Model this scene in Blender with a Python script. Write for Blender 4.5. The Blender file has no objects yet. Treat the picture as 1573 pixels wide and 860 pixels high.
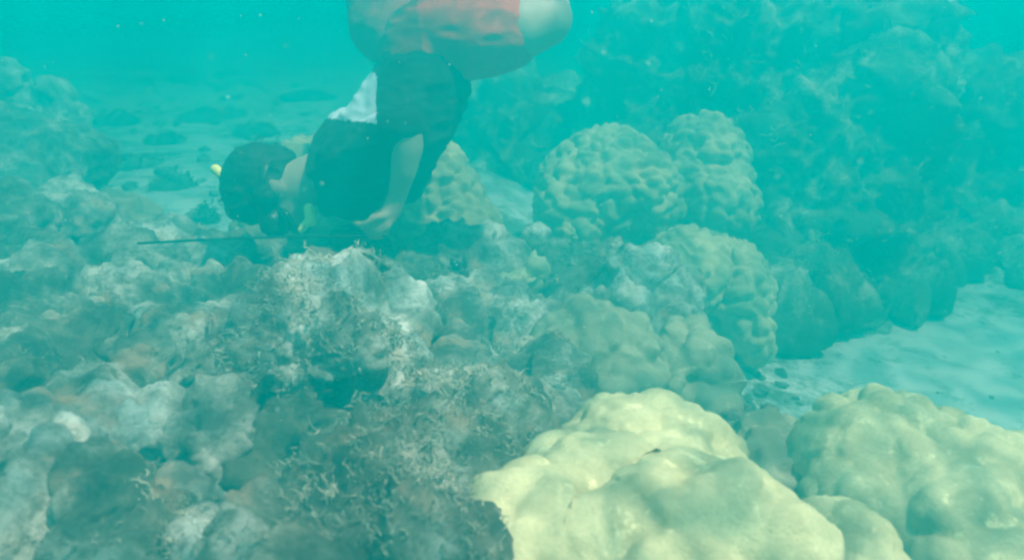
import bpy, bmesh, math, random
import numpy as np
from mathutils import Vector, Matrix

random.seed(7)
rng = np.random.default_rng(7)
sc = bpy.context.scene
COL = sc.collection

# ------------------------------------------------------------------ camera
F_PX, CX, CY, PITCH = 1211.0, 786.5, 430.0, math.radians(23.0)
CAM = np.array([0.0, 0.0, 1.40])
cam_d = bpy.data.cameras.new("camera")
cam = bpy.data.objects.new("camera", cam_d)
COL.objects.link(cam)
cam.location = CAM
cam.rotation_euler = (math.radians(90) - PITCH, 0, 0)
cam_d.sensor_width = 36.0
cam_d.lens = 36.0 * F_PX / 1573.0
cam_d.clip_start = 0.02
cam_d.clip_end = 500
cam_d.dof.use_dof = True
cam_d.dof.focus_distance = 2.0
cam_d.dof.aperture_fstop = 4.0
sc.camera = cam

# ------------------------------------------------------------------ sky, sun, exposure
SUN_DIR = Vector((0.36, -0.16, 0.92)).normalized()
world = bpy.data.worlds.new("World")
sc.world = world
world.use_nodes = True
wn = world.node_tree
bg = wn.nodes["Background"]
sky = wn.nodes.new("ShaderNodeTexSky")
sky.sky_type = 'NISHITA'
sky.sun_disc = False
sky.sun_elevation = math.asin(SUN_DIR.z)
sky.sun_rotation = math.atan2(SUN_DIR.x, SUN_DIR.y)
wn.links.new(sky.outputs[0], bg.inputs[0])
bg.inputs[1].default_value = 0.14

sun_d = bpy.data.lights.new("sun", 'SUN')
sun_d.energy = 5.0
sun_d.angle = math.radians(1.5)
sun_d.color = (1.0, 0.96, 0.88)
sun = bpy.data.objects.new("sun", sun_d)
COL.objects.link(sun)
sun.rotation_euler = SUN_DIR.to_track_quat('Z', 'Y').to_euler()
sun.location = (0, 0, 6)

vs = sc.view_settings
vs.view_transform = 'Standard'
vs.look = 'None'
vs.gamma = 1.0
vs.use_curve_mapping = False
vs.exposure = 1.82
sc.render.engine = 'CYCLES'
cy = sc.cycles
cy.max_bounces = 6
cy.diffuse_bounces = 2
cy.glossy_bounces = 1
cy.transmission_bounces = 2
cy.volume_bounces = 2
cy.transparent_max_bounces = 8
cy.use_denoising = True
cy.use_adaptive_sampling = True
cy.adaptive_threshold = 0.02
cy.filter_width = 2.3

WATER_Z = 2.2

# ------------------------------------------------------------------ numpy noise
def _hash(ix, iy, iz, s):
    n = (ix * 374761393 + iy * 668265263 + iz * 2147483647 + s * 974634777) & 0xFFFFFFFF
    n = ((n ^ (n >> 13)) * 1274126177) & 0xFFFFFFFF
    n = ((n ^ (n >> 16)) * 2246822519) & 0xFFFFFFFF
    return ((n ^ (n >> 15)) & 0xFFFFFF) / float(0xFFFFFF)

def vnoise(P, s=0):
    P = np.asarray(P, dtype=np.float64)
    I = np.floor(P).astype(np.int64)
    f = P - I
    u = f * f * f * (f * (f * 6 - 15) + 10)
    r = 0
    for dx in (0, 1):
        wx = u[:, 0] if dx else 1 - u[:, 0]
        for dy in (0, 1):
            wy = u[:, 1] if dy else 1 - u[:, 1]
            for dz in (0, 1):
                wz = u[:, 2] if dz else 1 - u[:, 2]
                r = r + wx * wy * wz * _hash(I[:, 0] + dx, I[:, 1] + dy, I[:, 2] + dz, s)
    return r * 2 - 1

def fbm(P, s=0, o=4, ridged=False):
    a, t, w = 1.0, 0, 0
    P = np.asarray(P, dtype=np.float64)
    for k in range(o):
        n = vnoise(P, s + k * 17)
        if ridged:
            n = 1 - 2 * np.abs(n)
        t = t + a * n
        w += a
        a *= 0.5
        P = P * 2.03 + 11.3
    return t / w

def worley(P, s=0):
    P = np.asarray(P, dtype=np.float64)
    I = np.floor(P).astype(np.int64)
    f1 = np.full(len(P), 9.0)
    f2 = np.full(len(P), 9.0)
    for dx in (-1, 0, 1):
        for dy in (-1, 0, 1):
            for dz in (-1, 0, 1):
                a, b, c = I[:, 0] + dx, I[:, 1] + dy, I[:, 2] + dz
                q = np.stack([a + _hash(a, b, c, s), b + _hash(a, b, c, s + 1), c + _hash(a, b, c, s + 2)], 1)
                d = np.sqrt(((P - q) ** 2).sum(1))
                f2 = np.where(d < f1, f1, np.minimum(f2, d))
                f1 = np.minimum(f1, d)
    return f1, f2

def sstep(a, b, x):
    t = np.clip((x - a) / (b - a), 0, 1)
    return t * t * (3 - 2 * t)

# ------------------------------------------------------------------ helpers
CP, SP = math.cos(PITCH), math.sin(PITCH)
def at(px, py, d):
    a, b = (px - CX) / F_PX, (py - CY) / F_PX
    return CAM + d * np.array([a, CP - b * SP, -SP - b * CP])

def reef_mask(x, y):
    m = 1 - sstep(2.35, 3.0, y - 0.12 * np.sin(3 * x))
    m = m * (1 - sstep(0.40, 0.80, x) * sstep(1.35, 1.75, y))
    return m * sstep(-0.8, -0.1, y + 0.4)

def H(x, y):
    x = np.asarray(x, dtype=np.float64); y = np.asarray(y, dtype=np.float64)
    m = reef_mask(x, y)
    P = np.stack([x * 1.6, y * 1.6, x * 0], -1).reshape(-1, 3)
    n = fbm(P, 3, 4).reshape(x.shape)
    P2 = np.stack([x * 0.35, y * 0.35, x * 0], -1).reshape(-1, 3)
    n2 = fbm(P2, 9, 3).reshape(x.shape)
    return (0.44 - 0.05 * (np.clip(y, 0, 3) - 1.2)) * m + n * (0.015 + 0.10 * m) + 0.07 * n2 * (1 - m) + (0.06 + 0.26 * (1 - sstep(-0.4, 1.0, x))) * (1 - m)

def link(me, name, mat, parent=None):
    o = bpy.data.objects.new(name, me)
    COL.objects.link(o)
    if mat is not None:
        me.materials.clear()
        me.materials.append(mat)
    if parent is not None:
        o.parent = parent
    return o

def tag(o, label=None, cat=None, group=None, kind=None):
    if label: o["label"] = label
    if cat: o["category"] = cat
    if group: o["group"] = group
    if kind: o["kind"] = kind
    return o

def mesh_np(name, V, Fa, smooth=True):
    me = bpy.data.meshes.new(name)
    V = np.asarray(V, dtype=np.float32); Fa = np.asarray(Fa, dtype=np.int32)
    n = Fa.shape[1]
    me.vertices.add(len(V)); me.vertices.foreach_set("co", V.ravel())
    me.loops.add(Fa.size); me.loops.foreach_set("vertex_index", Fa.ravel())
    me.polygons.add(len(Fa)); me.polygons.foreach_set("loop_start", np.arange(0, Fa.size, n, dtype=np.int32))
    me.update(calc_edges=True)
    me.polygons.foreach_set("use_smooth", np.full(len(Fa), smooth))
    me.update()
    return me

_bm = bmesh.new(); bmesh.ops.create_icosphere(_bm, subdivisions=3, radius=1.0)
_bm.verts.ensure_lookup_table()
ICO_V = np.array([v.co[:] for v in _bm.verts]); ICO_F = np.array([[v.index for v in f.verts] for f in _bm.faces]); _bm.free()
_bm = bmesh.new(); bmesh.ops.create_icosphere(_bm, subdivisions=1, radius=1.0)
ICO1_V = np.array([v.co[:] for v in _bm.verts]); ICO1_F = np.array([[v.index for v in f.verts] for f in _bm.faces]); _bm.free()

def union_mesh(name, lobes):
    """lobes: list of (centre, radii, 3x3 rotation or None) -> raw triangle soup of overlapping ellipsoids"""
    Vs, Fs, n = [], [], 0
    for c, r, R in lobes:
        v = ICO_V * np.asarray(r)
        if R is not None:
            v = v @ np.asarray(R).T
        Vs.append(v + np.asarray(c)); Fs.append(ICO_F + n); n += len(ICO_V)
    return mesh_np(name, np.concatenate(Vs), np.concatenate(Fs))

def get_co(me):
    a = np.empty(len(me.vertices) * 3, dtype=np.float32); me.vertices.foreach_get("co", a)
    return a.reshape(-1, 3).astype(np.float64)

def get_no(me):
    a = np.empty(len(me.vertices) * 3, dtype=np.float32); me.vertex_normals.foreach_get("vector", a)
    return a.reshape(-1, 3).astype(np.float64)

def set_co(me, V):
    me.vertices.foreach_set("co", V.astype(np.float32).ravel()); me.update()

def lap_smooth(me, it, k=0.6):
    V = get_co(me)
    e = np.empty(len(me.edges) * 2, dtype=np.int32); me.edges.foreach_get("vertices", e); e = e.reshape(-1, 2)
    cnt = np.bincount(e.ravel(), minlength=len(V)).astype(np.float64)[:, None]; cnt[cnt == 0] = 1
    for _ in range(it):
        S = np.zeros_like(V)
        for c in range(3):
            S[:, c] = np.bincount(e[:, 0], V[e[:, 1], c], len(V)) + np.bincount(e[:, 1], V[e[:, 0], c], len(V))
        V = V + k * (S / cnt - V)
    set_co(me, V)

PENDING = []   # meshes that wait for one voxel union pass
def queue(raw, voxel, done):
    tmp = bpy.data.objects.new("tmp", raw); COL.objects.link(tmp)
    m = tmp.modifiers.new("r", 'REMESH'); m.mode = 'VOXEL'; m.voxel_size = voxel; m.adaptivity = 0.0
    PENDING.append((tmp, done))

def flush():
    dg = bpy.context.evaluated_depsgraph_get(); dg.update()
    out = []
    for tmp, done in PENDING:
        me = bpy.data.meshes.new_from_object(tmp.evaluated_get(dg), depsgraph=dg)
        me.polygons.foreach_set("use_smooth", np.full(len(me.polygons), True))
        out.append((tmp, me, done))
    for tmp, me, done in out:
        raw = tmp.data
        bpy.data.objects.remove(tmp); bpy.data.meshes.remove(raw)
        done(me)
    PENDING.clear()

# ------------------------------------------------------------------ materials
def new_mat(name):
    m = bpy.data.materials.new(name); m.use_nodes = True
    nt = m.node_tree
    return m, nt, nt.nodes["Principled BSDF"], nt.nodes, nt.links

def n_noise(nt, scale, detail=4, rough=0.6, coord=None, dist=0.0):
    t = nt.nodes.new("ShaderNodeTexNoise"); t.inputs["Scale"].default_value = scale
    t.inputs["Detail"].default_value = detail; t.inputs["Roughness"].default_value = rough
    t.inputs["Distortion"].default_value = dist
    if coord is not None: nt.links.new(coord, t.inputs["Vector"])
    return t.outputs[0]

def n_ramp(nt, fac, stops):
    r = nt.nodes.new("ShaderNodeValToRGB")
    el = r.color_ramp.elements
    while len(el) < len(stops): el.new(0.5)
    for e, (p, c) in zip(el, stops):
        e.position = p; e.color = (*c, 1)
    nt.links.new(fac, r.inputs[0])
    return r.outputs[0]

def n_mix(nt, fac, a, b):
    m = nt.nodes.new("ShaderNodeMix"); m.data_type = 'RGBA'
    for sock, v in ((m.inputs[0], fac), (m.inputs[6], a), (m.inputs[7], b)):
        if isinstance(v, (int, float)): sock.default_value = v
        elif isinstance(v, tuple): sock.default_value = (*v, 1)
        else: nt.links.new(v, sock)
    return m.outputs[2]

def n_range(nt, v, a, b):
    m = nt.nodes.new("ShaderNodeMapRange"); m.inputs[1].default_value = a; m.inputs[2].default_value = b
    m.interpolation_type = 'SMOOTHSTEP'
    nt.links.new(v, m.inputs[0]); return m.outputs[0]

def n_bump(nt, bsdf, h, strength, dist=0.01):
    b = nt.nodes.new("ShaderNodeBump"); b.inputs["Strength"].default_value = strength; b.inputs["Distance"].default_value = dist
    nt.links.new(h, b.inputs["Height"]); nt.links.new(b.outputs[0], bsdf.inputs["Normal"])

def coords(nt):
    """world position shifted by a per-object random so alike pieces do not share a pattern"""
    g = nt.nodes.new("ShaderNodeNewGeometry"); oi = nt.nodes.new("ShaderNodeObjectInfo")
    a = nt.nodes.new("ShaderNodeVectorMath"); a.operation = 'ADD'
    mu = nt.nodes.new("ShaderNodeMath"); mu.operation = 'MULTIPLY'; mu.inputs[1].default_value = 37.0
    nt.links.new(oi.outputs["Random"], mu.inputs[0])
    nt.links.new(g.outputs["Position"], a.inputs[0]); nt.links.new(mu.outputs[0], a.inputs[1])
    return a.outputs[0], oi.outputs["Random"]

def mat_porites(name, lo, hi, sc1=9.0, fine=160.0):
    m, nt, b, N, L = new_mat(name)
    co, rnd = coords(nt)
    c = n_ramp(nt, n_noise(nt, sc1, 4, 0.6, co), [(0.30, lo), (0.70, hi)])
    spots = n_range(nt, n_noise(nt, 26.0, 3, 0.7, co), 0.56, 0.72)
    c = n_mix(nt, spots, c, tuple(min(1, x * 1.22) for x in hi))
    L.new(c, b.inputs["Base Color"]); b.inputs["Roughness"].default_value = 0.9
    b.inputs["Specular IOR Level"].default_value = 0.15
    gr = n_range(nt, n_noise(nt, fine * 0.7, 3, 0.7, co), 0.42, 0.62)
    c2 = n_mix(nt, gr, c, n_mix(nt, 0.30, c, lo)); L.new(c2, b.inputs["Base Color"])
    n_bump(nt, b, n_noise(nt, fine, 4, 0.7, co), 0.55, 0.006)
    return m

def mat_rock(name, dark, mid, pale, tint, balance=0.5, scale=7.0):
    m, nt, b, N, L = new_mat(name)
    g = N.new("ShaderNodeNewGeometry"); co = g.outputs["Position"]
    n1 = n_noise(nt, scale, 7, 0.68, co, 0.25)
    w = 0.11 if scale > 5.5 else 0.17
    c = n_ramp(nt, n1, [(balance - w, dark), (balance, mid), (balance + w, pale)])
    tn = n_range(nt, n_noise(nt, scale * 1.7, 3, 0.6, co), 0.54, 0.68)
    c = n_mix(nt, tn, c, n_mix(nt, 0.65, c, tint))
    sp = n_range(nt, n_noise(nt, 60.0, 4, 0.75, co), 0.50, 0.66)
    c = n_mix(nt, sp, c, n_mix(nt, 0.5, c, dark))
    L.new(c, b.inputs["Base Color"]); b.inputs["Roughness"].default_value = 0.95
    b.inputs["Specular IOR Level"].default_value = 0.1
    n_bump(nt, b, n_noise(nt, 55.0, 7, 0.75, co), 1.0, 0.014)
    return m

def mat_plain(name, col, rough=0.7, var=0.25, scale=30.0, spec=0.3, bump=0.0):
    m, nt, b, N, L = new_mat(name)
    co, rnd = coords(nt)
    n = n_noise(nt, scale, 4, 0.6, co)
    c = n_ramp(nt, n, [(0.3, tuple(x * (1 - var) for x in col)), (0.7, tuple(min(1, x * (1 + var)) for x in col))])
    L.new(c, b.inputs["Base Color"]); b.inputs["Roughness"].default_value = rough
    b.inputs["Specular IOR Level"].default_value = spec
    if bump: n_bump(nt, b, n, bump, 0.004)
    return m

M = {}
M["porites_near"] = mat_porites("near_massive_coral", (0.40, 0.335, 0.16), (0.76, 0.63, 0.33), 12.0, 200.0)
M["porites_mid"] = mat_porites("massive_coral", (0.40, 0.32, 0.16), (0.60, 0.47, 0.25), 6.0, 120.0)
M["porites_dull"] = mat_porites("dull_massive_coral", (0.24, 0.21, 0.13), (0.42, 0.36, 0.22), 7.0, 120.0)
M["yellow"] = mat_porites("yellow_coral", (0.44, 0.37, 0.20), (0.66, 0.57, 0.34), 9.0, 160.0)
M["rock"] = mat_rock("dead_coral_rock", (0.10, 0.085, 0.06), (0.27, 0.235, 0.17), (0.76, 0.68, 0.54), (0.50, 0.29, 0.18), 0.515)
M["rock_pale"] = mat_rock("pale_dead_coral", (0.15, 0.13, 0.10), (0.41, 0.37, 0.29), (0.86, 0.80, 0.66), (0.54, 0.34, 0.21), 0.495)
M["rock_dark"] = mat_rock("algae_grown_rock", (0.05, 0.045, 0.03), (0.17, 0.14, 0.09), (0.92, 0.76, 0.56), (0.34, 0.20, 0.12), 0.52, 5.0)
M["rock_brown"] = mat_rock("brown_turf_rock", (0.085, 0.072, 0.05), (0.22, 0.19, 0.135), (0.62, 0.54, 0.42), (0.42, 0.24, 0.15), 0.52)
M["algae"] = mat_plain("branching_algae", (0.35, 0.295, 0.205), 0.9, 0.6, 40.0, 0.1)
M["algae_pale"] = mat_plain("pale_branching_algae", (0.42, 0.36, 0.26), 0.9, 0.5, 40.0, 0.1)
M["algae_dark"] = mat_plain("dark_turf_algae", (0.19, 0.175, 0.12), 0.9, 0.5, 12.0, 0.1)
M["rubble"] = mat_rock("coral_rubble", (0.10, 0.085, 0.06), (0.30, 0.25, 0.19), (0.66, 0.58, 0.46), (0.42, 0.24, 0.17), 0.50, 16.0)
M["skin"] = mat_plain("skin", (0.38, 0.245, 0.175), 0.55, 0.10, 14.0, 0.3)
M["hair"] = mat_plain("black_hair", (0.012, 0.010, 0.009), 0.6, 0.4, 160.0, 0.3, 0.6)
M["black_cloth"] = mat_plain("black_cloth", (0.016, 0.016, 0.018), 0.9, 0.25, 25.0, 0.15, 0.3)
M["white_cloth"] = mat_plain("white_cloth", (0.50, 0.51, 0.53), 0.9, 0.08, 25.0, 0.15, 0.3)
M["shaded_red"] = mat_plain("shaded_red_cloth", (0.20, 0.008, 0.012), 0.85, 0.25, 18.0, 0.2, 0.3)  # the red cloth darkened: shade put into the colour
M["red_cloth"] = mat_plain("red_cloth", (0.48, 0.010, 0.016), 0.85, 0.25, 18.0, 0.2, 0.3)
M["rubber"] = mat_plain("black_rubber", (0.012, 0.012, 0.013), 0.4, 0.2, 30.0, 0.4)
M["yellow_plastic"] = mat_plain("yellow_plastic", (0.88, 0.76, 0.18), 0.4, 0.06, 30.0, 0.4)
M["lens"] = mat_plain("dark_lens", (0.02, 0.025, 0.03), 0.08, 0.1, 10.0, 0.5)
M["metal"] = mat_plain("dark_metal", (0.015, 0.015, 0.016), 0.45, 0.3, 40.0, 0.4)
M["fish"] = mat_plain("dark_fish_skin", (0.03, 0.03, 0.035), 0.5, 0.3, 60.0, 0.4)
M["fish_spot"] = mat_plain("white_fish_spot", (0.75, 0.75, 0.72), 0.5, 0.05, 60.0, 0.4)
M["mote"] = mat_plain("pale_mote", (0.80, 0.80, 0.74), 0.8, 0.05, 60.0, 0.2)

def mat_seabed():
    m, nt, b, N, L = new_mat("sand_and_reef_rock")
    g = N.new("ShaderNodeNewGeometry"); co = g.outputs["Position"]
    sep = N.new("ShaderNodeSeparateXYZ"); L.new(co, sep.inputs[0])
    sand = n_ramp(nt, n_noise(nt, 3.5, 6, 0.65, co), [(0.30, (0.62, 0.58, 0.49)), (0.45, (0.80, 0.76, 0.66)), (0.62, (0.90, 0.87, 0.78))])
    weed = n_range(nt, n_noise(nt, 1.6, 8, 0.78, co, 0.5), 0.50, 0.64)
    sand = n_mix(nt, weed, sand, (0.20, 0.175, 0.12))
    bits = n_range(nt, n_noise(nt, 11.0, 8, 0.85, co, 0.2), 0.52, 0.66)
    sand = n_mix(nt, bits, sand, (0.24, 0.21, 0.145))
    rock = n_ramp(nt, n_noise(nt, 6.0, 6, 0.65, co, 0.6), [(0.38, (0.06, 0.05, 0.04)), (0.52, (0.17, 0.145, 0.11)), (0.66, (0.50, 0.42, 0.33))])
    at_ = N.new("ShaderNodeAttribute"); at_.attribute_name = "reef"
    f = n_range(nt, at_.outputs["Fac"], 0.35, 0.6)
    L.new(n_mix(nt, f, sand, rock), b.inputs["Base Color"])
    b.inputs["Roughness"].default_value = 0.95; b.inputs["Specular IOR Level"].default_value = 0.1
    n_bump(nt, b, n_noise(nt, 40.0, 6, 0.7, co), 0.6, 0.015)
    return m
M["seabed"] = mat_seabed()

# ------------------------------------------------------------------ seabed, water surface, water body
def warp(n, half, near):
    t = np.linspace(-1, 1, n)
    k = math.asinh(half / near)
    return near * np.sinh(t * k)
gx = warp(291, 70, 0.9); gy = warp(331, 70, 0.9) + 1.9
X, Y = np.meshgrid(gx, gy)
Z = H(X, Y)
V = np.stack([X, Y, Z], -1).reshape(-1, 3)
ny, nx = X.shape
i = np.arange(ny * nx).reshape(ny, nx)
Q = np.stack([i[:-1, :-1], i[:-1, 1:], i[1:, 1:], i[1:, :-1]], -1).reshape(-1, 4)
seabed = tag(link(mesh_np("seabed", V, Q), "seabed", M["seabed"]), kind="structure")
_a = seabed.data.attributes.new("reef", 'FLOAT', 'POINT')
_a.data.foreach_set("value", reef_mask(X, Y).astype(np.float32).ravel())

def build_dapple_sheet():
    """unseen sheet at sea level; its tint pattern, not its waves, dapples the sunlight"""
    gx = np.linspace(-70, 70, 101); X, Y = np.meshgrid(gx, gx)
    P = np.stack([X * 0.8, Y * 0.8, X * 0], -1).reshape(-1, 3)
    Z = WATER_Z + 0.03 * fbm(P, 21, 3).reshape(X.shape)
    V = np.stack([X, Y, Z], -1).reshape(-1, 3); n = len(gx)
    i = np.arange(n * n).reshape(n, n)
    Q = np.stack([i[:-1, :-1], i[1:, :-1], i[1:, 1:], i[:-1, 1:]], -1).reshape(-1, 4)
    m = bpy.data.materials.new("painted_caustic_tint"); m.use_nodes = True
    nt = m.node_tree; nt.nodes.clear()
    out = nt.nodes.new("ShaderNodeOutputMaterial"); tr = nt.nodes.new("ShaderNodeBsdfTransparent")
    g = nt.nodes.new("ShaderNodeNewGeometry")
    # painted caustics: a noise tint lets sunlight through in bright lines and blotches
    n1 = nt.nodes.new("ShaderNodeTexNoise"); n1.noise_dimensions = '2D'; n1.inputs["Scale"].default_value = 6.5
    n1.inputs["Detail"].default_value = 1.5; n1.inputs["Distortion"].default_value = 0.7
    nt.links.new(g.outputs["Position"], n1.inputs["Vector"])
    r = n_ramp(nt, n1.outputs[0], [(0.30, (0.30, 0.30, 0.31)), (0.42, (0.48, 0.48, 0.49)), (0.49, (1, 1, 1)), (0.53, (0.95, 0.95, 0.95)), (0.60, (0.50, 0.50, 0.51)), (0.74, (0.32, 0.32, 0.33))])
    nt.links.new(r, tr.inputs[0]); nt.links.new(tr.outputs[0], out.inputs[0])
    tag(link(mesh_np("water", V, Q), "water", m), kind="structure")  # added overhead, out of view, to pattern the sunlight
build_dapple_sheet()

def build_water_body():
    s, z0, z1 = 60.0, -1.6, WATER_Z - 0.08
    V = [(x, y, z) for z in (z0, z1) for y in (-s, s) for x in (-s, s)]
    Fq = [(0, 2, 3, 1), (4, 5, 7, 6), (0, 1, 5, 4), (2, 6, 7, 3), (0, 4, 6, 2), (1, 3, 7, 5)]
    m = bpy.data.materials.new("turbid_water"); m.use_nodes = True
    nt = m.node_tree; nt.nodes.clear()
    out = nt.nodes.new("ShaderNodeOutputMaterial"); pv = nt.nodes.new("ShaderNodeVolumePrincipled")
    pv.inputs["Color"].default_value = (0.0, 0.54, 0.495, 1)
    pv.inputs["Absorption Color"].default_value = (0, 0, 0, 1)
    pv.inputs["Density"].default_value = 0.58
    pv.inputs["Anisotropy"].default_value = 0.15
    nt.links.new(pv.outputs[0], out.inputs["Volume"])
    tag(link(mesh_np("haze", V, Fq, False), "haze", m), kind="stuff")
build_water_body()

# ------------------------------------------------------------------ corals and rocks
def lobe(px, py, d, rx, ry, rd=None, roll=0):
    """an ellipsoid seen around pixel (px, py) at axial depth d, half-width rx and half-height ry in photo pixels, half-depth rd in metres"""
    k = d / F_PX
    R = None
    if roll:
        a = math.radians(roll); R = np.array([[math.cos(a), 0, math.sin(a)], [0, 1, 0], [-math.sin(a), 0, math.cos(a)]])
    return (at(px, py, d), (rx * k, rd if rd else 0.5 * (rx + ry) * k, ry * k), R)

def displace(me, kind, s, size):
    V = get_co(me); Nn = get_no(me)
    P = V + s * 3.7
    if kind == "porites_near":
        w = P + 0.03 * np.stack([vnoise(P / 0.10, 5), vnoise(P / 0.10, 6), vnoise(P / 0.10, 7)], 1)
        f1, f2 = worley(w / 0.078, s)
        g1, g2 = worley(w / 0.036, s + 5)
        h = (0.034 + 0.016 * vnoise(P / 0.2, 3)) * (0.45 - f1 ** 2) + 0.013 * (0.4 - g1 ** 2) + 0.040 * fbm(P / 0.20, s, 3) + 0.0014 * fbm(P / 0.014, s, 3)
    elif kind == "porites":
        w = P + 0.02 * np.stack([vnoise(P / 0.07, 5), vnoise(P / 0.07, 6), vnoise(P / 0.07, 7)], 1)
        f1, f2 = worley(w / 0.042, s)
        g1, g2 = worley(w / 0.027, s + 5)
        h = (0.046 + 0.014 * vnoise(P / 0.16, 8)) * (0.4 - f1 ** 2) + 0.010 * (0.4 - g1 ** 2) + 0.05 * fbm(P / 0.30, s, 3)
    elif kind == "knobby":
        f1, f2 = worley(P / 0.052, s)
        h = (0.040 + 0.02 * vnoise(P / 0.12, 8)) * (0.4 - f1 ** 2) + 0.045 * fbm(P / 0.15, s, 4) + 0.005 * fbm(P / 0.02, s, 2)
    elif kind == "bommie":
        h = 0.24 * fbm(V / 0.50, 71, 4) + 0.13 * fbm(V / 0.24, 75, 4, True) + 0.09 * fbm(V / 0.12, 78, 4, True) + 0.035 * fbm(V / 0.05, 79, 2)
    else:   # encrusted dead coral: one noise field for all, so neighbours grow into each other
        f1, f2 = worley(V / 0.032 + 0.5 * vnoise(V / 0.05, 4)[:, None], 41)
        lump = 0.018 * (0.4 - f1 ** 2) * (0.5 + 0.5 * vnoise(V / 0.11, 43))
        k = 0.65 if kind == "boulder" else 1.0
        h = k * (0.075 * fbm(V / 0.17, 91, 4) + 0.048 * fbm(V / 0.08, 95, 4, True)) + lump + 0.015 * fbm(V / 0.026, 97, 3)
    set_co(me, V + Nn * h[:, None])

def branch_tufts(name, pts, nrm, size, mat, parent, seed, stems=9, thick=0.0022):
    """one mesh of small forked filaments standing on the given points"""
    r = np.random.default_rng(seed)
    SEG, SID = (4 if size < 0.035 and stems > 5 else 3), 3
    ang = np.arange(SID) * 2 * np.pi / SID
    unit = lambda a: a / (np.linalg.norm(a, axis=1)[:, None] + 1e-9)
    def grow(q, dd, ln, rad0):
        rings = []
        for a in range(SEG):
            u = unit(np.cross(dd, np.array([0.3, 0.8, 0.52]))); v = np.cross(dd, u)
            rad = rad0 * (1.15 - 0.22 * a) * r.uniform(0.7, 1.5, len(q))
            rings.append(q[:, None, :] + rad[:, None, None] * (np.cos(ang)[None, :, None] * u[:, None, :] + np.sin(ang)[None, :, None] * v[:, None, :]))
            dd = unit(dd + r.normal(0, 0.70, dd.shape))
            q = q + dd * (ln / (SEG - 1))[:, None]
        return np.concatenate(rings, 1), rings[1].mean(1)          # (n, SEG*SID, 3)
    p = np.repeat(np.asarray(pts), stems, 0); nn = np.repeat(np.asarray(nrm), stems, 0)
    sz = np.repeat(size * r.uniform(0.6, 1.4, len(pts)), stems)
    d = nn * 0.6 + r.normal(0, 0.9, p.shape); d[:, 2] += 0.25; d = unit(d)
    base = p + r.normal(0, 0.35, p.shape) * sz[:, None] - nn * 0.004
    ln = sz * r.uniform(0.5, 1.1, len(p))
    A, mid = grow(base, d, ln, thick)
    k = r.random(len(p)) < 0.55
    B, _ = grow(mid[k], unit(d[k] + r.normal(0, 0.8, d[k].shape)), ln[k] * 0.6, thick * 0.9)
    W = np.concatenate([A, B], 0)
    quad = np.array([[a * SID + b, a * SID + (b + 1) % SID, (a + 1) * SID + (b + 1) % SID, (a + 1) * SID + b] for a in range(SEG - 1) for b in range(SID)])
    Fa = (quad[None] + (np.arange(len(W)) * SEG * SID)[:, None, None]).reshape(-1, 4)
    o = link(mesh_np(name, W.reshape(-1, 3), Fa), name, mat, parent)
    o["kind"] = "stuff"
    return o

SEED = [11]
def coral(name, label, cat, lobes, kind, mat, voxel, group=None, smooth=4, algae=None, ped=True, overhang=0.0):
    """one coral head or rock: overlapping lobes melted together, knobs raised on it, a root down to the seabed"""
    L = [lobe(*l) for l in lobes]
    if ped:
        c0, r0, _ = max(L, key=lambda l: l[1][0] * l[1][2])
        xs = c0[0]; ys = c0[1]
        zb = float(H(np.array([xs]), np.array([ys]))[0]) - 0.05
        z = c0[2]; k = 1
        while z > zb and k < 8:
            z -= max(r0[2] * 0.8, 0.06)
            L.append((np.array([xs + overhang, ys + 0.01 * k + overhang * 1.6, max(z, zb)]), (r0[0] * (1.0 + 0.03 * k - 4 * overhang), r0[1], max(r0[2] * 0.9, 0.06)), None)); k += 1
    SEED[0] += 1; s = SEED[0]
    size = float(np.mean([l[1][0] + l[1][2] for l in L[:len(lobes)]])) 
    raw = union_mesh(name, L)
    def done(me):
        lap_smooth(me, smooth)
        displace(me, kind, s, size)
        me.name = name
        V = get_co(me)
        cen = np.array([V[:, 0].mean(), V[:, 1].mean(), V[:, 2].min()])
        set_co(me, V - cen)
        o = link(me, name, M[mat]); o.location = cen
        tag(o, label, cat, group)
        if algae:
            cnt, size_a, amat, thr, sc_n = algae[:5]
            stems = algae[5] if len(algae) > 5 else 9
            Vn = get_no(me); W = V
            msk = fbm(W / sc_n, s + 31, 3) + 0.35 * fbm(W / 0.035, s + 37, 2)
            ok = np.where((msk > thr) & (Vn[:, 2] > -0.35) & (Vn[:, 1] < 0.75))[0]
            if len(ok) > 10:
                r = np.random.default_rng(s)
                ch = r.choice(ok, min(cnt, len(ok)), replace=False)
                branch_tufts("algae", (V - cen)[ch], Vn[ch], size_a, M[amat], o, s, stems, size_a * 0.05)
    queue(raw, voxel, done)

# ---- massive corals close to the camera
coral("massive_coral", "big smooth yellow-green massive coral mound filling the bottom centre, close to the camera", "coral",
      [(985, 715, 1.22, 135, 92, .15), (900, 770, 1.10, 120, 95, .13), (815, 850, 1.0, 118, 100, .12), (1075, 725, 1.24, 85, 70, .12), (1060, 830, 0.98, 130, 92, .12), (1165, 870, 0.95, 105, 85, .11), (960, 880, 0.93, 120, 85, .11), (1130, 770, 1.15, 70, 60, .1)],
      "porites_near", "porites_near", 0.0058, smooth=9)
coral("massive_coral", "broad yellow-green massive coral mound at the lower right corner", "coral",
      [(1300, 700, 1.34, 78, 82, .13), (1375, 705, 1.34, 95, 85, .15), (1470, 750, 1.30, 130, 95, .17), (1580, 800, 1.25, 130, 100, .17), (1330, 780, 1.24, 85, 70, .12), (1450, 810, 1.18, 110, 75, .13)],
      "porites_near", "porites_near", 0.0058, smooth=9)
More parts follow.
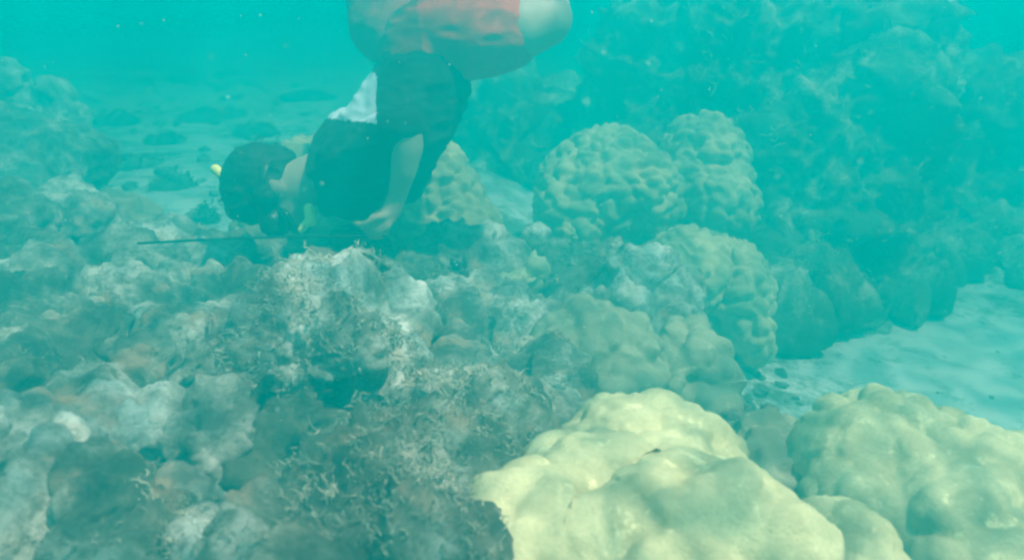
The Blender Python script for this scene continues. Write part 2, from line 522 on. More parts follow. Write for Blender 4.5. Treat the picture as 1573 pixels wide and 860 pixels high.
coral("massive_coral", "small pale knobbly coral lump low between the two big foreground mounds", "coral",
      [(1300, 835, 1.02, 60, 40, .06), (1345, 850, 1.0, 45, 34, .05), (1255, 822, 1.05, 38, 32, .05)],
      "porites_near", "porites_near", 0.005, smooth=4)
coral("massive_coral", "grey-green low saddle of coral joining behind the two foreground mounds", "coral",
      [(1170, 735, 1.42, 70, 70, .12), (1215, 720, 1.45, 50, 55, .1)], "boulder", "porites_dull", 0.007)
# ---- knobbly massive corals in the middle distance
coral("massive_coral", "large round knobbly coral dome in the middle, left one of the tall pair", "coral",
      [(930, 290, 3.05, 98, 92, .26), (880, 330, 3.0, 60, 70, .2), (985, 300, 3.0, 60, 75, .2)], "porites", "porites_mid", 0.0082, smooth=5)
coral("massive_coral", "tall round knobbly coral dome standing highest beside the dark bommie", "coral",
      [(1082, 245, 3.15, 66, 70, .24), (1090, 300, 3.1, 68, 70, .24), (1060, 270, 3.1, 50, 60, .2)], "porites", "porites_mid", 0.0082, smooth=5)
coral("massive_coral", "knobbly coral shoulder spreading below the pair of tall coral domes", "coral",
      [(1060, 415, 2.7, 70, 65, .2), (1125, 440, 2.7, 62, 70, .2), (1150, 500, 2.6, 35, 60, .15), (1020, 440, 2.6, 50, 60, .16)], "porites", "porites_mid", 0.0082, smooth=5)
coral("massive_coral", "pointed cone of knobbly coral behind the diver's hand", "coral",
      [(682, 285, 2.75, 40, 66, .15), (692, 315, 2.75, 66, 60, .19), (722, 345, 2.7, 58, 48, .18), (650, 345, 2.7, 58, 52, .16)], "porites", "porites_mid", 0.0082, smooth=5)
coral("massive_coral", "yellowish coral mound showing behind the diver's neck and under the chest", "coral",
      [(470, 275, 2.85, 60, 62, .2), (520, 320, 2.8, 110, 60, .22), (420, 350, 2.8, 60, 45, .18)], "porites", "porites_mid", 0.0082, smooth=5)
# ---- tall dark bommies behind
coral("coral_bommie", "tall dark algae-grown bommie with pale patches, towering over the coral domes", "coral bommie",
      [(1180, 110, 3.75, 165, 150, .38), (1000, 150, 3.9, 80, 120, .32), (1310, 90, 3.6, 84, 130, .32), (1260, 300, 3.45, 125, 160, .34), (1190, 10, 3.75, 160, 70, .36), (1330, 220, 3.5, 66, 150, .3)],
      "bommie", "rock_dark", 0.016, smooth=5, algae=(700, 0.045, "algae", -0.1, 0.3, 5))
coral("coral_bommie", "dim rounded bommie at the right edge, fading into the water", "coral bommie",
      [(1500, 230, 4.2, 70, 90, .4), (1585, 250, 4.2, 80, 110, .4), (1450, 310, 4.1, 60, 80, .35), (1530, 380, 3.8, 100, 60, .35), (1420, 390, 3.7, 60, 44, .28)],
      "bommie", "rock_dark", 0.024, smooth=5, algae=(300, 0.05, "algae", -0.1, 0.3, 5))
coral("coral_bommie", "pale hazy coral outcrop at the upper left edge", "coral bommie",
      [(20, 215, 3.7, 50, 46, .25), (86, 150, 3.7, 22, 18, .1), (14, 130, 3.7, 22, 34, .1), (50, 175, 3.7, 46, 30, .15), (100, 190, 3.6, 28, 34, .15), (30, 265, 3.5, 70, 40, .25)],
      "rock", "rock_pale", 0.012, smooth=3, algae=(180, 0.04, "algae", 0.05, 0.2, 5))
coral("coral_bommie", "dim green bank of coral rising behind the pointed cone", "coral bommie",
      [(790, 210, 4.6, 110, 85, .4), (860, 260, 4.4, 70, 70, .35), (740, 260, 4.5, 60, 60, .3)],
      "bommie", "rock_dark", 0.022, smooth=5)
coral("reef_rock", "dark weedy rock at the foot of the tall bommie, above the sand", "rock",
      [(1240, 430, 3.1, 70, 30, .2), (1340, 430, 3.2, 70, 26, .2), (1190, 465, 2.9, 36, 24, .15)], "bommie", "rock_dark", 0.012, algae=(220, 0.04, "algae_dark", -0.1, 0.2, 5))
coral("reef_rock", "pale hazy rock below the dim bommie at the right edge", "rock",
      [(1510, 415, 3.6, 30, 20, .12), (1560, 395, 3.6, 34, 22, .12)], "bommie", "rock_pale", 0.012)

# ---- centre reef
coral("lumpy_coral", "lumpy pale-ridged coral head in the centre, above the foreground mound", "coral",
      [(905, 520, 1.80, 75, 58, .13), (960, 535, 1.80, 60, 55, .12), (860, 545, 1.78, 50, 55, .12), (930, 575, 1.75, 90, 50, .12)], "knobby", "porites_dull", 0.007, smooth=4)
coral("massive_coral", "coral head of stacked round knobs at the edge of the sand", "coral",
      [(1055, 560, 1.85, 56, 62, .13), (1070, 610, 1.82, 44, 55, .12), (1020, 580, 1.8, 45, 55, .12)], "knobby", "porites_dull", 0.006, smooth=4)
coral("reef_rock", "ridged pale rock between the knobbly shoulder and the centre coral head", "rock",
      [(985, 440, 2.15, 48, 42, .1), (1030, 470, 2.1, 48, 36, .1), (940, 470, 2.1, 50, 36, .1)], "rock", "rock_pale", 0.008)
coral("reef_rock", "grey mottled rock in the middle with a pale crest, right of the diver's hand", "rock",
      [(700, 395, 2.3, 60, 42, .13), (745, 430, 2.25, 70, 46, .13), (680, 440, 2.2, 55, 42, .12)], "rock", "rock_pale", 0.009, algae=(140, 0.02, "algae", 0.1, 0.1, 6))
coral("yellow_coral", "small bright yellow coral knob standing on the middle reef", "coral",
      [(808, 412, 2.05, 20, 17, .03), (800, 445, 2.05, 18, 30, .03), (790, 475, 2.04, 24, 26, .035), (815, 440, 2.05, 14, 14, .02)], "rock", "yellow", 0.005, smooth=4)
coral("small_coral", "small tan coral knob below the left dome, right one of two", "coral",
      [(872, 362, 2.45, 22, 16, .035)], "boulder", "porites_mid", 0.006, smooth=3)
coral("small_coral", "tiny pale coral knob below the left dome, left one of two", "coral",
      [(826, 360, 2.45, 16, 11, .028)], "boulder", "rock_pale", 0.005, smooth=3)
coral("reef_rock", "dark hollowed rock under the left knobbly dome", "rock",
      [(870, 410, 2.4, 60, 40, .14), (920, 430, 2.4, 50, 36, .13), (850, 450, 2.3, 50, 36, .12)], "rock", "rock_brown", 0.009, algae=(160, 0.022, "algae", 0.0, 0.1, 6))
coral("reef_rock", "long mottled rock running below the yellow coral knob", "rock",
      [(770, 490, 1.95, 80, 46, .14), (830, 500, 1.95, 60, 40, .12), (710, 510, 1.9, 60, 46, .13)], "rock", "rock_pale", 0.008, algae=(200, 0.02, "algae", 0.1, 0.1, 6))
coral("reef_rock", "smooth pale boulder to the right of the weed-topped rock", "rock",
      [(625, 525, 1.65, 45, 36, .09), (655, 545, 1.62, 30, 30, .07)], "boulder", "rock_pale", 0.006)
coral("reef_rock", "pale triangular boulder above the branching algae, left of the centre coral head", "rock",
      [(700, 555, 1.55, 36, 36, .08), (735, 570, 1.55, 38, 34, .08)], "boulder", "rock_pale", 0.006)
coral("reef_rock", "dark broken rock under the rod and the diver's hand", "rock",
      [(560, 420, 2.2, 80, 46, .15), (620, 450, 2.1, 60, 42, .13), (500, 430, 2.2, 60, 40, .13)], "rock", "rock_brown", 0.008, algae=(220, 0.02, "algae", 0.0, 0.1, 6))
coral("reef_rock", "grey pointed rock in the gap behind the weed-topped rock", "rock",
      [(560, 480, 1.75, 50, 36, .1), (600, 480, 1.8, 36, 40, .09)], "rock", "rock", 0.007)
coral("reef_rock", "mottled low rock filling the slope left of the centre coral head", "rock",
      [(790, 570, 1.65, 70, 46, .12), (840, 590, 1.6, 50, 40, .1)], "rock", "rock", 0.007, algae=(200, 0.018, "algae", -0.05, 0.1))
coral("reef_rock", "pale smooth boulder half hidden by algae beside the big foreground mound", "rock",
      [(775, 650, 1.32, 55, 40, .09), (815, 660, 1.3, 42, 36, .08)], "boulder", "rock_pale", 0.005, algae=(120, 0.016, "algae_pale", 0.1, 0.08))
coral("reef_rock", "bluish-white smooth boulder tucked behind the foreground mound's left end", "rock",
      [(860, 655, 1.36, 45, 34, .08), (830, 680, 1.3, 40, 34, .08)], "boulder", "rock_pale", 0.005)

# ---- branching algae rocks, lower centre
coral("weedy_rock", "pale-topped rock crowned with branching algae, left of centre", "rock",
      [(470, 520, 1.32, 95, 62, .12), (530, 510, 1.36, 75, 58, .12), (420, 535, 1.28, 55, 48, .09), (590, 580, 1.38, 60, 55, .1), (500, 470, 1.45, 55, 36, .08)], "rock", "rock_pale", 0.0055,
      algae=(720, 0.022, "algae_pale", -0.15, 0.13, 6), overhang=0.09)
coral("weedy_rock", "rounded rock wholly covered in branching algae at the bottom, left of the foreground mound", "rock",
      [(575, 760, 1.02, 100, 75, .12), (650, 735, 1.08, 90, 78, .12), (530, 820, 0.95, 80, 70, .1), (650, 830, 0.95, 95, 75, .1)], "rock", "rock_brown", 0.006,
      algae=(950, 0.022, "algae", -0.55, 0.12, 6))
coral("weedy_rock", "slope of tangled pale branching algae between the pale boulders and the foreground mound", "rock",
      [(680, 630, 1.32, 75, 58, .11), (730, 680, 1.2, 70, 55, .1), (630, 640, 1.35, 60, 50, .1)], "rock", "rock", 0.006,
      algae=(620, 0.022, "algae_pale", -0.5, 0.12, 6))
coral("weedy_rock", "low brown weedy rock along the bottom edge, right of the pale ridge", "rock",
      [(430, 850, 0.92, 80, 50, .08), (480, 860, 0.9, 60, 55, .08)], "rock", "rock_brown", 0.005, algae=(260, 0.02, "algae", -0.3, 0.1, 8))

# ---- left reef of dead coral boulders
LR = [
 ("large dim rounded boulder at the left edge below the hazy outcrop", [(25, 365, 2.1, 65, 60, .14), (60, 400, 2.0, 50, 45, .1)], "boulder", "rock_brown", 0.008),
 ("pale tan boulder with a dark right flank, near the left edge", [(100, 325, 2.35, 40, 34, .1), (75, 345, 2.3, 45, 34, .1), (120, 350, 2.3, 40, 40, .1)], "boulder", "rock_pale", 0.008),
 ("hazy smooth boulder at the reef edge above the end of the rod", [(185, 350, 2.6, 50, 38, .12), (210, 370, 2.55, 45, 34, .1)], "boulder", "porites_dull", 0.009),
 ("small hazy boulder above the pale tan boulder at the left edge", [(30, 290, 2.8, 45, 32, .12), (-10, 285, 2.8, 40, 40, .12)], "boulder", "rock_brown", 0.010),
 ("dim flat-topped slab of rock at the left edge under the hazy outcrop", [(60, 245, 3.0, 90, 46, .2), (10, 235, 3.0, 70, 60, .2)], "boulder", "rock_brown", 0.012),
 ("bright cream-topped ragged rock at the left edge", [(45, 432, 1.85, 42, 24, .07), (10, 440, 1.85, 40, 28, .08), (60, 455, 1.82, 26, 30, .06)], "rock", "rock_pale", 0.006),
 ("long pale ledge of reef just below the rod", [(285, 395, 2.3, 85, 30, .12), (220, 385, 2.4, 60, 28, .1), (350, 395, 2.3, 60, 30, .12)], "rock", "rock_pale", 0.008),
 ("dark hollow-sided rock under the left end of the rod", [(150, 415, 2.05, 80, 44, .12), (210, 430, 2.0, 50, 38, .1)], "boulder", "rock_brown", 0.008),
 ("rounded mottled boulder right of the peaked rock, under the rod", [(350, 462, 1.85, 50, 46, .1), (375, 455, 1.9, 30, 36, .08)], "rock", "rock", 0.007),
 ("peaked rock with a pale tip, left of the rounded mottled boulder", [(280, 452, 1.85, 24, 30, .06), (275, 482, 1.8, 44, 34, .08)], "rock", "rock", 0.006),
 ("mottled rock with a pale corner, left of the peaked rock", [(185, 470, 1.75, 56, 36, .09), (215, 490, 1.7, 50, 36, .08), (170, 445, 1.8, 24, 20, .05)], "rock", "rock", 0.006),
 ("wide brown rock with a pale upper rim at the left", [(95, 530, 1.50, 66, 50, .11), (60, 560, 1.45, 50, 50, .1), (140, 515, 1.52, 46, 34, .08)], "boulder", "rock_brown", 0.006),
 ("white-crested low ridge between the wide brown rock and the round boulder", [(190, 512, 1.58, 50, 18, .06), (155, 500, 1.6, 30, 18, .05)], "rock", "rock_pale", 0.005),
 ("round pitted boulder in the middle of the left reef", [(240, 560, 1.40, 68, 60, .09), (270, 545, 1.42, 46, 48, .08)], "boulder", "rock", 0.0055),
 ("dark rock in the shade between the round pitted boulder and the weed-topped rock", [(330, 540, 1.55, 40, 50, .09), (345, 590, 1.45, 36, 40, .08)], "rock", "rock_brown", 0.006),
 ("brown rock spotted with pink below the wide brown rock", [(130, 625, 1.28, 60, 52, .09), (110, 660, 1.22, 50, 40, .08), (145, 595, 1.32, 30, 34, .06)], "boulder", "rock", 0.0055),
 ("tall whitish rock at the foot of the weed-topped rock", [(345, 640, 1.18, 34, 46, .06), (325, 680, 1.14, 44, 46, .06), (360, 610, 1.22, 22, 26, .04)], "boulder", "rock_pale", 0.0048),
 ("cream and orange tipped rock above the round rimmed boulder", [(185, 672, 1.15, 46, 22, .05), (215, 668, 1.16, 26, 18, .04), (150, 690, 1.12, 36, 24, .05)], "rock", "rock_pale", 0.0045),
 ("knobby cream lump beside the round rimmed boulder at the lower left", [(85, 720, 1.02, 34, 46, .05), (70, 770, 0.98, 42, 44, .06), (100, 700, 1.04, 28, 28, .04)], "rock", "rock_pale", 0.0045),
 ("round rimmed boulder at the lower left", [(170, 755, 0.98, 56, 58, .065), (140, 780, 0.95, 46, 50, .06)], "boulder", "rock_brown", 0.0045),
 ("pale ragged rock cut by the left edge low down", [(-5, 700, 1.05, 40, 60, .06), (10, 740, 1.0, 30, 40, .05)], "rock", "rock_pale", 0.005),
 ("mottled pinkish rock in the bottom left corner", [(30, 830, 0.92, 60, 50, .07), (-10, 800, 0.94, 50, 40, .06)], "rock", "rock", 0.0045),
 ("dim brown weedy rock along the bottom, right of the corner rock", [(150, 850, 0.92, 85, 52, .08), (210, 830, 0.95, 50, 45, .06)], "boulder", "rock_brown", 0.0045),
 ("thin pale stem of coral leading down from the tall whitish rock", [(275, 740, 1.08, 17, 40, .025), (268, 785, 1.03, 20, 36, .03), (290, 700, 1.12, 12, 30, .02)], "rock", "rock_pale", 0.004),
 ("pale arched ridge of coral at the bottom, left of the low brown weedy rock", [(320, 845, 0.94, 42, 30, .05), (350, 860, 0.93, 40, 34, .05)], "boulder", "rock_pale", 0.0045),
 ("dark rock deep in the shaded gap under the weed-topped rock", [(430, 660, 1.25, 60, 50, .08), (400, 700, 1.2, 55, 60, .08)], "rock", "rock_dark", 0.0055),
 ("dark low rock at the left edge below the bright cream-topped rock", [(20, 500, 1.65, 60, 40, .1), (-10, 540, 1.6, 50, 50, .1)], "rock", "rock_brown", 0.006),
 ("dark brown rock at the left edge, above the pale ragged one", [(20, 620, 1.25, 55, 50, .08), (40, 660, 1.2, 45, 40, .07)], "boulder", "rock_brown", 0.0055),
]
for lb, lo, kd, mt, vx in LR:
    lo = [(a, b, d, rx * 1.14, ry * 1.12, rd * 1.15) for a, b, d, rx, ry, rd in lo]
    al = (50, 0.015, "algae", 0.15, 0.07, 5) if mt in ("rock", "rock_brown") else None
    if "weedy" in lb: al = (260, 0.018, "algae", -0.35, 0.08, 8)
    coral("reef_rock", lb, "rock", lo, kd, mt, vx, group="dead coral rocks of the left reef", algae=al)

# ------------------------------------------------------------------ diver
def chain(pts, n=7):
    """pts: (px, py, depth, radius in metres) -> overlapping balls along the line"""
    L = []
    for a, b in zip(pts[:-1], pts[1:]):
        pa, pb = at(*a[:3]), at(*b[:3])
        for t in np.linspace(0, 1, n):
            r = a[3] * (1 - t) + b[3] * t
            L.append((pa * (1 - t) + pb * t, (r, r, r), None))
    return L
def ball(px, py, d, rx, ry, rz): return (at(px, py, d), (rx, rz, ry), None)   # radii in metres: across, up, depth

def diver():
    root = bpy.data.objects.new("person", None); COL.objects.link(root)
    base = at(600, 350, 2.05); root.location = base
    tag(root, "diver in black top and red shorts bending head-down over the reef, holding a thin rod", "person")
    def part(name, lobes, voxel, mat, smooth=3, fold=0.0, seed=1, post=None):
        raw = union_mesh(name, lobes)
        def done(me):
            lap_smooth(me, smooth)
            V = get_co(me)
            if fold:
                Nn = get_no(me)
                q = V * np.array([9, 9, 26]) @ np.array([[1, 0, .5], [0, 1, 0], [-.6, 0, 1]])
                V = V + Nn * (fold * fbm(q, seed, 2, True) + 0.5 * fold * fbm(V * 40, seed + 3, 2))[:, None]
            set_co(me, V - base); me.name = name
            o = link(me, name, M[mat], root)
            if post: post(o, me)
        queue(raw, voxel, done)
    NEAR, MID, FAR = 1.95, 2.05, 2.17
    trunk = []
    for d in (1.98, 2.05, 2.13):
        trunk += chain([(520, 258, d, .074), (560, 245, d, .092), (615, 190, d, .098), (648, 130, d, .098), (655, 75, d, .090)], 8)
    arm_near = [(535, 250, 1.92, .050), (590, 215, 1.83, .044), (628, 200, 1.76, .037), (626, 225, 1.77, .0365), (620, 262, 1.79, .030), (611, 300, 1.82, .0225), (602, 320, 1.83, .024)]
    arm_far = [(570, 265, 2.2, .050), (610, 290, 2.25, .042), (612, 300, 2.25, .034), (590, 325, 2.2, .026), (575, 345, 2.16, .022)]
    leg_near = [(668, 60, 1.98, .098), (735, 52, 1.93, .090), (800, 42, 1.90, .078), (838, 30, 1.90, .066), (832, -20, 1.93, .058), (800, -120, 2.05, .056), (760, -210, 2.2, .040), (740, -240, 2.25, .032)]
    leg_far = [(640, 70, 2.15, .095), (590, 40, 2.2, .085), (577, -20, 2.25, .072), (585, -110, 2.3, .060), (600, -160, 2.33, .055), (660, -240, 2.38, .050), (700, -300, 2.42, .034)]
    head = [ball(408, 285, 2.04, .088, .098, .074), ball(398, 272, 2.04, .072, .080, .070), ball(440, 310, 2.04, .060, .062, .055), ball(462, 322, 2.04, .034, .040, .036)]
    face = [ball(433, 346, 2.03, .014, .018, .012), ball(455, 342, 2.03, .016, .014, .022), ball(420, 290, 1.965, .022, .026, .012)]
    neck = chain([(445, 290, 2.04, .066), (482, 276, 2.03, .066), (520, 260, 2.05, .07)], 7)
    feet = chain([(740, -240, 2.25, .032), (700, -262, 2.3, .036), (655, -270, 2.33, .024)], 7) + chain([(700, -300, 2.42, .034), (665, -330, 2.45, .034), (630, -340, 2.47, .022)], 7)
    # near hand: palm, four fingers and a thumb closed round the rod
    wrist = (603, 318, 1.83)
    palm = [ball(598, 328, 1.835, .026, .022, .022), ball(586, 334, 1.84, .028, .018, .020)]
    fingers = []
    for kx, ky, ln in ((571, 336, 1.0), (581, 340, 1.1), (591, 342, 1.05), (600, 341, .85)):
        fingers += chain([(kx + 3, ky - 4, 1.835, .0100), (kx - 5 * ln, ky + 7 * ln, 1.815, .0088), (kx - 9 * ln, ky + 17 * ln, 1.822, .0080), (kx - 7 * ln, ky + 24 * ln, 1.838, .0072)], 6)
    fingers += chain([(594, 330, 1.812, .0115), (576, 334, 1.795, .0100), (562, 344, 1.80, .0085), (556, 352, 1.81, .0075)], 6)
    fhand = [ball(570, 352, 2.15, .026, .03, .02)]
    for dd in (-.03, -.01, .01, .028):
        fhand += chain([(568, 358, 2.15 + dd, .0105), (560, 368, 2.15 + dd, .0095), (552, 374, 2.15 + dd, .008)], 5)
    fhand += chain([(576, 356, 2.11, .011), (570, 367, 2.10, .009)], 5)
    body = trunk + chain(arm_near) + chain(arm_far) + chain(leg_near) + chain(leg_far) + head + face + neck + feet + palm + fingers + fhand
    part("body", body, 0.0072, "skin", 2)
    # clothing
    top = []
    for d in (1.975, 2.05, 2.135):
        top += chain([(530, 258, d, .092), (560, 246, d, .117), (615, 190, d, .124), (648, 135, d, .122)], 8)
    top += chain([(535, 250, 1.90, .072), (585, 218, 1.83, .062), (622, 198, 1.77, .052)], 8)
    top += chain([(570, 265, 2.2, .060), (608, 288, 2.24, .052)], 6) + chain([(660, 170, 2.08, .085), (648, 215, 2.1, .062), (638, 262, 2.1, .040), (632, 300, 2.1, .022)], 7)
    top += [ball(545, 285, 2.05, .085, .075, .15), ball(516, 298, 2.05, .036, .04, .13), ball(568, 300, 2.05, .06, .05, .14), ball(514, 218, 2.05, .045, .05, .13), ball(530, 195, 2.05, .05, .04, .12), ball(640, 220, 2.1, .045, .07, .08)]
    def split_panel(o, me):
        V = get_co(me)
        pn = np.empty(len(me.polygons) * 3, dtype=np.float32); me.polygons.foreach_get("center", pn); pn = pn.reshape(-1, 3) + base
        # project face centres to the photo to find the lower-back panel
        q = pn - CAM
        dep = q[:, 1] * CP - q[:, 2] * SP
        u = q[:, 0] / dep * F_PX + CX; v = -(q[:, 1] * SP + q[:, 2] * CP) / dep * F_PX + CY
        sel = (v < 186 + 0.12 * (u - 540)) & (v > 112) & (u < 578)
        bm = bmesh.new(); bm.from_mesh(me); bm.faces.ensure_lookup_table()
        bm2 = bm.copy(); bm2.faces.ensure_lookup_table()
        bmesh.ops.delete(bm, geom=[f for f in bm.faces if sel[f.index]], context='FACES')
        bmesh.ops.delete(bm2, geom=[f for f in bm2.faces if not sel[f.index]], context='FACES')
        bm.to_mesh(me); bm.free()
        m2 = bpy.data.meshes.new("back_panel"); bm2.to_mesh(m2); bm2.free()
        p = link(m2, "back_panel", M["white_cloth"], o)
        p["label"] = "white cloth panel on the lower back"
    part("shirt", top, 0.0075, "black_cloth", 3, 0.008, 3, split_panel)
    sh = []
    for d in (1.985, 2.05, 2.12):
        sh += chain([(650, 112, d, .117), (655, 72, d, .112)], 5)
    sh += chain([(668, 60, 1.98, .112), (735, 54, 1.93, .106), (770, 48, 1.915, .100)], 8)
    sh += chain([(640, 70, 2.15, .108), (590, 40, 2.2, .098), (580, 0, 2.23, .088)], 6)
    def split_leg(o, me):
        c = np.empty(len(me.polygons) * 3, dtype=np.float32); me.polygons.foreach_get("center", c); c = c.reshape(-1, 3) + base
        sel = c[:, 0] > at(655, 60, 1.95)[0] + 0.2 * (c[:, 2] - at(690, 60, 1.95)[2]) * -1
        bm = bmesh.new(); bm.from_mesh(me); bm.faces.ensure_lookup_table()
        bm2 = bm.copy(); bm2.faces.ensure_lookup_table()
        bmesh.ops.delete(bm, geom=[f for f in bm.faces if sel[f.index]], context='FACES')
        bmesh.ops.delete(bm2, geom=[f for f in bm2.faces if not sel[f.index]], context='FACES')
        bm.to_mesh(me); bm.free()
        m2 = bpy.data.meshes.new("shorts_leg"); bm2.to_mesh(m2); bm2.free()
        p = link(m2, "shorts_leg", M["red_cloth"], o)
        p["label"] = "lit red leg of the shorts, the rest painted darker as shade"
    part("shorts", sh, 0.0075, "shaded_red", 6, 0.0045, 5, split_leg)  # red shorts, with shade painted on all but the near leg
    hair = [ball(402, 276, 2.04, .094, .098, .084), ball(384, 290, 2.04, .070, .090, .078), ball(372, 318, 2.04, .034, .042, .060), ball(420, 262, 2.04, .06, .07, .075), ball(416, 292, 2.02, .040, .05, .082)]
    def strands(o, me):
        V = get_co(me); Nn = get_no(me)
        ch = np.random.default_rng(3).choice(len(V), 60)
        d = Nn[ch] * 0.5 + np.array([0.15, 0, -0.75])
        branch_tufts("hair_strands", V[ch], d / np.linalg.norm(d, axis=1)[:, None], 0.014, M["hair"], o, 9, 4, 0.0013)
    part("hair", hair, 0.006, "hair", 3, 0.008, 8, strands)
    # mask
    mk = [ball(424, 330, 2.03, .044, .036, .072), ball(428, 342, 2.03, .034, .028, .066)]
    part("dive_mask", mk, 0.005, "rubber", 3)
    part("mask_lens", [ball(428, 354, 2.03, .030, .010, .056)], 0.004, "lens", 2)
    strap = []
    for t in np.linspace(0, 2 * math.pi, 110, endpoint=False):
        c = at(416, 296, 2.04) + np.array([0.012 * math.cos(t), 0.088 * math.sin(t), 0.104 * math.cos(t)])
        strap.append((c, (.013, .006, .006), None))
    part("mask_strap", strap, 0.004, "rubber", 1)
    sn = chain([(468, 352, 2.0, .011), (452, 352, 1.99, .011), (440, 330, 1.95, .011)], 6) + chain([(478, 340, 2.0, .012), (470, 352, 2.0, .011)], 4)
    part("snorkel_tube", sn + chain([(440, 330, 1.95, .011), (400, 300, 2.14, .011), (352, 277, 2.05, .011)], 14), 0.004, "rubber", 1)
    part("snorkel_mouthpiece", chain([(475, 321, 1.96, .0145), (478, 340, 1.96, .015)], 6) + chain([(470, 344, 1.96, .011), (463, 353, 1.96, .010)], 4), 0.0035, "yellow_plastic", 1)
    part("snorkel_tip", chain([(331, 260, 2.05, .0135), (350, 276, 2.05, .0135)], 7), 0.0035, "yellow_plastic", 1)
diver()

def tube(name, pts, r, mat, parent=None, sides=8):
    pts = [np.asarray(p, dtype=float) for p in pts]
    Vs, Fs = [], []
    ang = np.arange(sides) * 2 * np.pi / sides
    for k, p in enumerate(pts):
        d = pts[min(k + 1, len(pts) - 1)] - pts[max(k - 1, 0)]; d /= np.linalg.norm(d)
        u = np.cross(d, [0, 0.3, 1]); u /= np.linalg.norm(u); v = np.cross(d, u)
        Vs.append(p + r * (np.cos(ang)[:, None] * u + np.sin(ang)[:, None] * v))
    n = len(pts)
    for k in range(n - 1):
        for b in range(sides):
            Fs.append([k * sides + b, k * sides + (b + 1) % sides, (k + 1) * sides + (b + 1) % sides, (k + 1) * sides + b])
    return link(mesh_np(name, np.concatenate(Vs), Fs), name, mat, parent)

rod = tube("survey_rod", [at(212 + t * 360, 374 - 11.5 * t - 3 * math.sin(math.pi * t), 1.93 - 0.10 * t) for t in np.linspace(0, 1.06, 12)], 0.0032, M["metal"])
tag(rod, "thin dark rod held in the diver's hand, pointing left over the reef edge", "rod")

# ------------------------------------------------------------------ small fish
def fish(px, py, d, ln, ang):
    root = bpy.data.objects.new("fish", None); COL.objects.link(root)
    base = at(px, py, d); root.location = base; root.rotation_euler = (0, math.radians(ang), 0)
    tag(root, "tiny dark fish with pale spots in front of the grey mottled rock", "fish")
    n, m = 14, 12
    V, Fq = [], []
    for k in range(n):
        t = k / (n - 1)
        h = ln * (0.30 * math.sin(math.pi * min(1, t * 1.02)) ** 0.75 * (1 - 0.35 * t) + 0.02)
        for b in range(m):
            a = 2 * math.pi * b / m
            V.append((ln * (t - 0.5), 0.38 * h * math.cos(a), h * math.sin(a)))
    for k in range(n - 1):
        for b in range(m):
            Fq.append([k * m + b, k * m + (b + 1) % m, (k + 1) * m + (b + 1) % m, (k + 1) * m + b])
    body = link(mesh_np("body", V, Fq), "body", M["fish"], root)
    def fin(name, pts):
        P = [(x * ln, s * 0.012 * ln, z * ln) for s in (-1, 1) for x, z in pts]; q = len(pts)
        bm = bmesh.new(); vs_ = [bm.verts.new(p) for p in P]
        bm.faces.new(vs_[:q][::-1]); bm.faces.new(vs_[q:])
        for a in range(q): bm.faces.new([vs_[a], vs_[(a + 1) % q], vs_[q + (a + 1) % q], vs_[q + a]])
        me = bpy.data.meshes.new(name); bm.to_mesh(me); bm.free()
        return link(me, name, M["fish"], root)
    fin("tail_fin", [(0.42, 0.03), (0.72, 0.20), (0.64, 0.0), (0.72, -0.20), (0.42, -0.03)])
    fin("dorsal_fin", [(-0.25, 0.24), (0.1, 0.36), (0.36, 0.22), (0.38, 0.08)])
    fin("anal_fin", [(0.0, -0.22), (0.2, -0.33), (0.36, -0.20), (0.38, -0.08)])
    for x, z in ((0.02, 0.10), (-0.22, 0.12)):
        link(mesh_np("spot", ICO1_V * np.array([.05, .03, .05]) * ln + np.array([x * ln, -0.105 * ln, z * ln]), ICO1_F), "spot", M["fish_spot"], root)
fish(699, 407, 2.12, 0.045, 62)

flush()

# ------------------------------------------------------------------ weed clumps on the far sand
def clump(px, py, w, h, label, seed):
    """a low tuft-covered lump resting on the sand where the ray through the pixel meets it"""
    a, b = (px - CX) / F_PX, (py - CY) / F_PX
    ray = np.array([a, CP - b * SP, -SP - b * CP]); t = (CAM[2] - 0.31) / -ray[2]
    p = CAM + ray * t
    p[2] = float(H(np.array([p[0]]), np.array([p[1]]))[0])
    k = t / F_PX
    V = ICO_V * np.array([w * k, w * k * 0.8, h * k])
    V = V + ICO_V * (0.35 * fbm(ICO_V * 1.7 + seed, seed, 3))[:, None] * np.array([w, w, h]) * k
    o = link(mesh_np("weed_clump", V, ICO_F), "weed_clump", M["algae_dark"]); o.location = p
    tag(o, label, "seaweed", "dark weed clumps on the far sand")
    nn = ICO_V / np.linalg.norm(ICO_V, axis=1)[:, None]
    ok = np.where(ICO_V[:, 2] > -0.1)[0]; ch = np.random.default_rng(seed).choice(ok, 70, replace=True)
    branch_tufts("fronds", V[ch], nn[ch], 0.03, M["algae_dark"], o, seed, 5, 0.004)
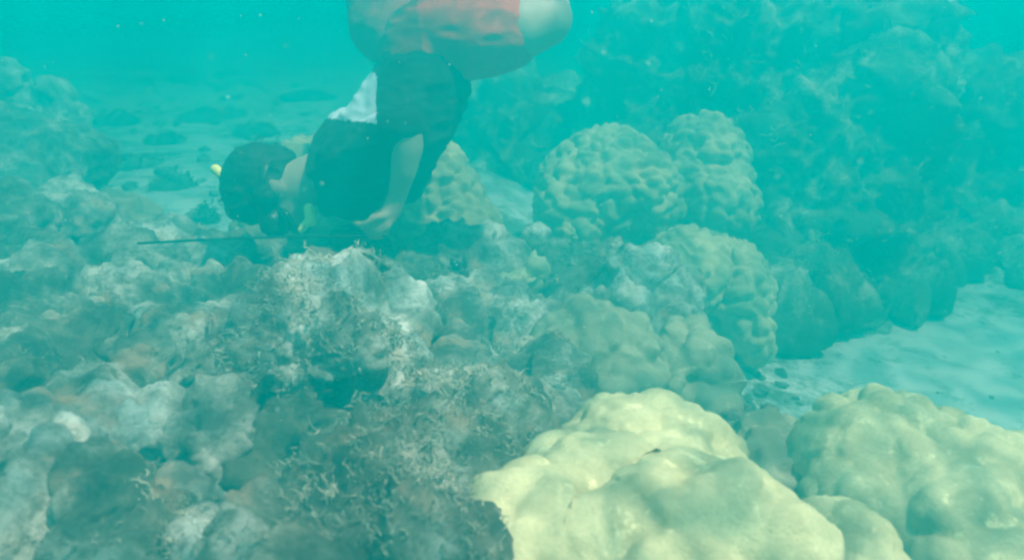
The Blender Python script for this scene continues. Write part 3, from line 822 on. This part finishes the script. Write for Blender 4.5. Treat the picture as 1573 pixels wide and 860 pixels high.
CL = [(318, 345, 12, 20, "dark upright weed stump on the pale sand just left of the diver's hair"),
      (268, 290, 30, 16, "dark weed clump on the sand straight left of the snorkel tip"),
      (205, 250, 40, 14, "dark weed patch on the far sand above the hazy smooth boulder"),
      (395, 205, 34, 14, "dark weed patch on the sand above the diver's head"),
      (330, 175, 50, 10, "faint weed streak on the sand, upper left, farthest in from the snorkel"),
      (180, 185, 30, 12, "faint weed tuft on the sand right of the hazy outcrop"),
      (470, 150, 40, 10, "faint weed patch on the sand left of the diver's white back panel"),
      (255, 215, 26, 10, "small weed tuft in the middle of the far sand")]
for j, (a, b, w, h, lb) in enumerate(CL): clump(a, b, w, h, lb, 60 + j)

# ------------------------------------------------------------------ rubble and floating motes
def scatter_rubble():
    r = np.random.default_rng(5)
    x = np.concatenate([r.uniform(-1.6, 0.9, 1500), r.uniform(0.5, 2.6, 120), r.uniform(-4, -0.3, 250)])
    y = np.concatenate([r.uniform(0.5, 2.7, 1500), r.uniform(1.6, 3.4, 120), r.uniform(3.2, 7.5, 250)])
    sz = np.concatenate([r.lognormal(-4.1, 0.45, 1500), r.lognormal(-4.9, 0.4, 120), r.lognormal(-3.6, 0.5, 250)])
    z = H(x, y)
    Vs, Fs, n = [], [], 0
    for xx, yy, zz, s in zip(x, y, z, sz):
        v = ICO1_V * (1 + r.normal(0, 0.16, (len(ICO1_V), 1))) * np.array([s, s * r.uniform(.5, 1.2), s * r.uniform(.4, .8)])
        a = r.uniform(0, 6.28); c, sn = math.cos(a), math.sin(a)
        v = v @ np.array([[c, -sn, 0], [sn, c, 0], [0, 0, 1]]) + np.array([xx, yy, zz + s * 0.2])
        Vs.append(v); Fs.append(ICO1_F + n); n += len(ICO1_V)
    tag(link(mesh_np("coral_rubble", np.concatenate(Vs), np.concatenate(Fs)), "coral_rubble", M["rubble"]), "scattered broken coral rubble lying between the rocks and on the sand", "rubble", kind="stuff")
scatter_rubble()

def motes():
    r = np.random.default_rng(15)
    Vs, Fs, n = [], [], 0
    for _ in range(330):
        d = r.uniform(0.35, 2.2)
        p = at(r.uniform(-100, 1700), r.uniform(-60, 900), d)
        s = r.uniform(0.0004, 0.0009) * (0.5 + 0.5 * d)
        Vs.append(ICO1_V * np.array([s, s, s * r.uniform(.6, 1.8)]) + p); Fs.append(ICO1_F + n); n += len(ICO1_V)
    tag(link(mesh_np("drifting_motes", np.concatenate(Vs), np.concatenate(Fs)), "drifting_motes", M["mote"]), "tiny pale motes drifting in the water", "particles", kind="stuff")
motes()
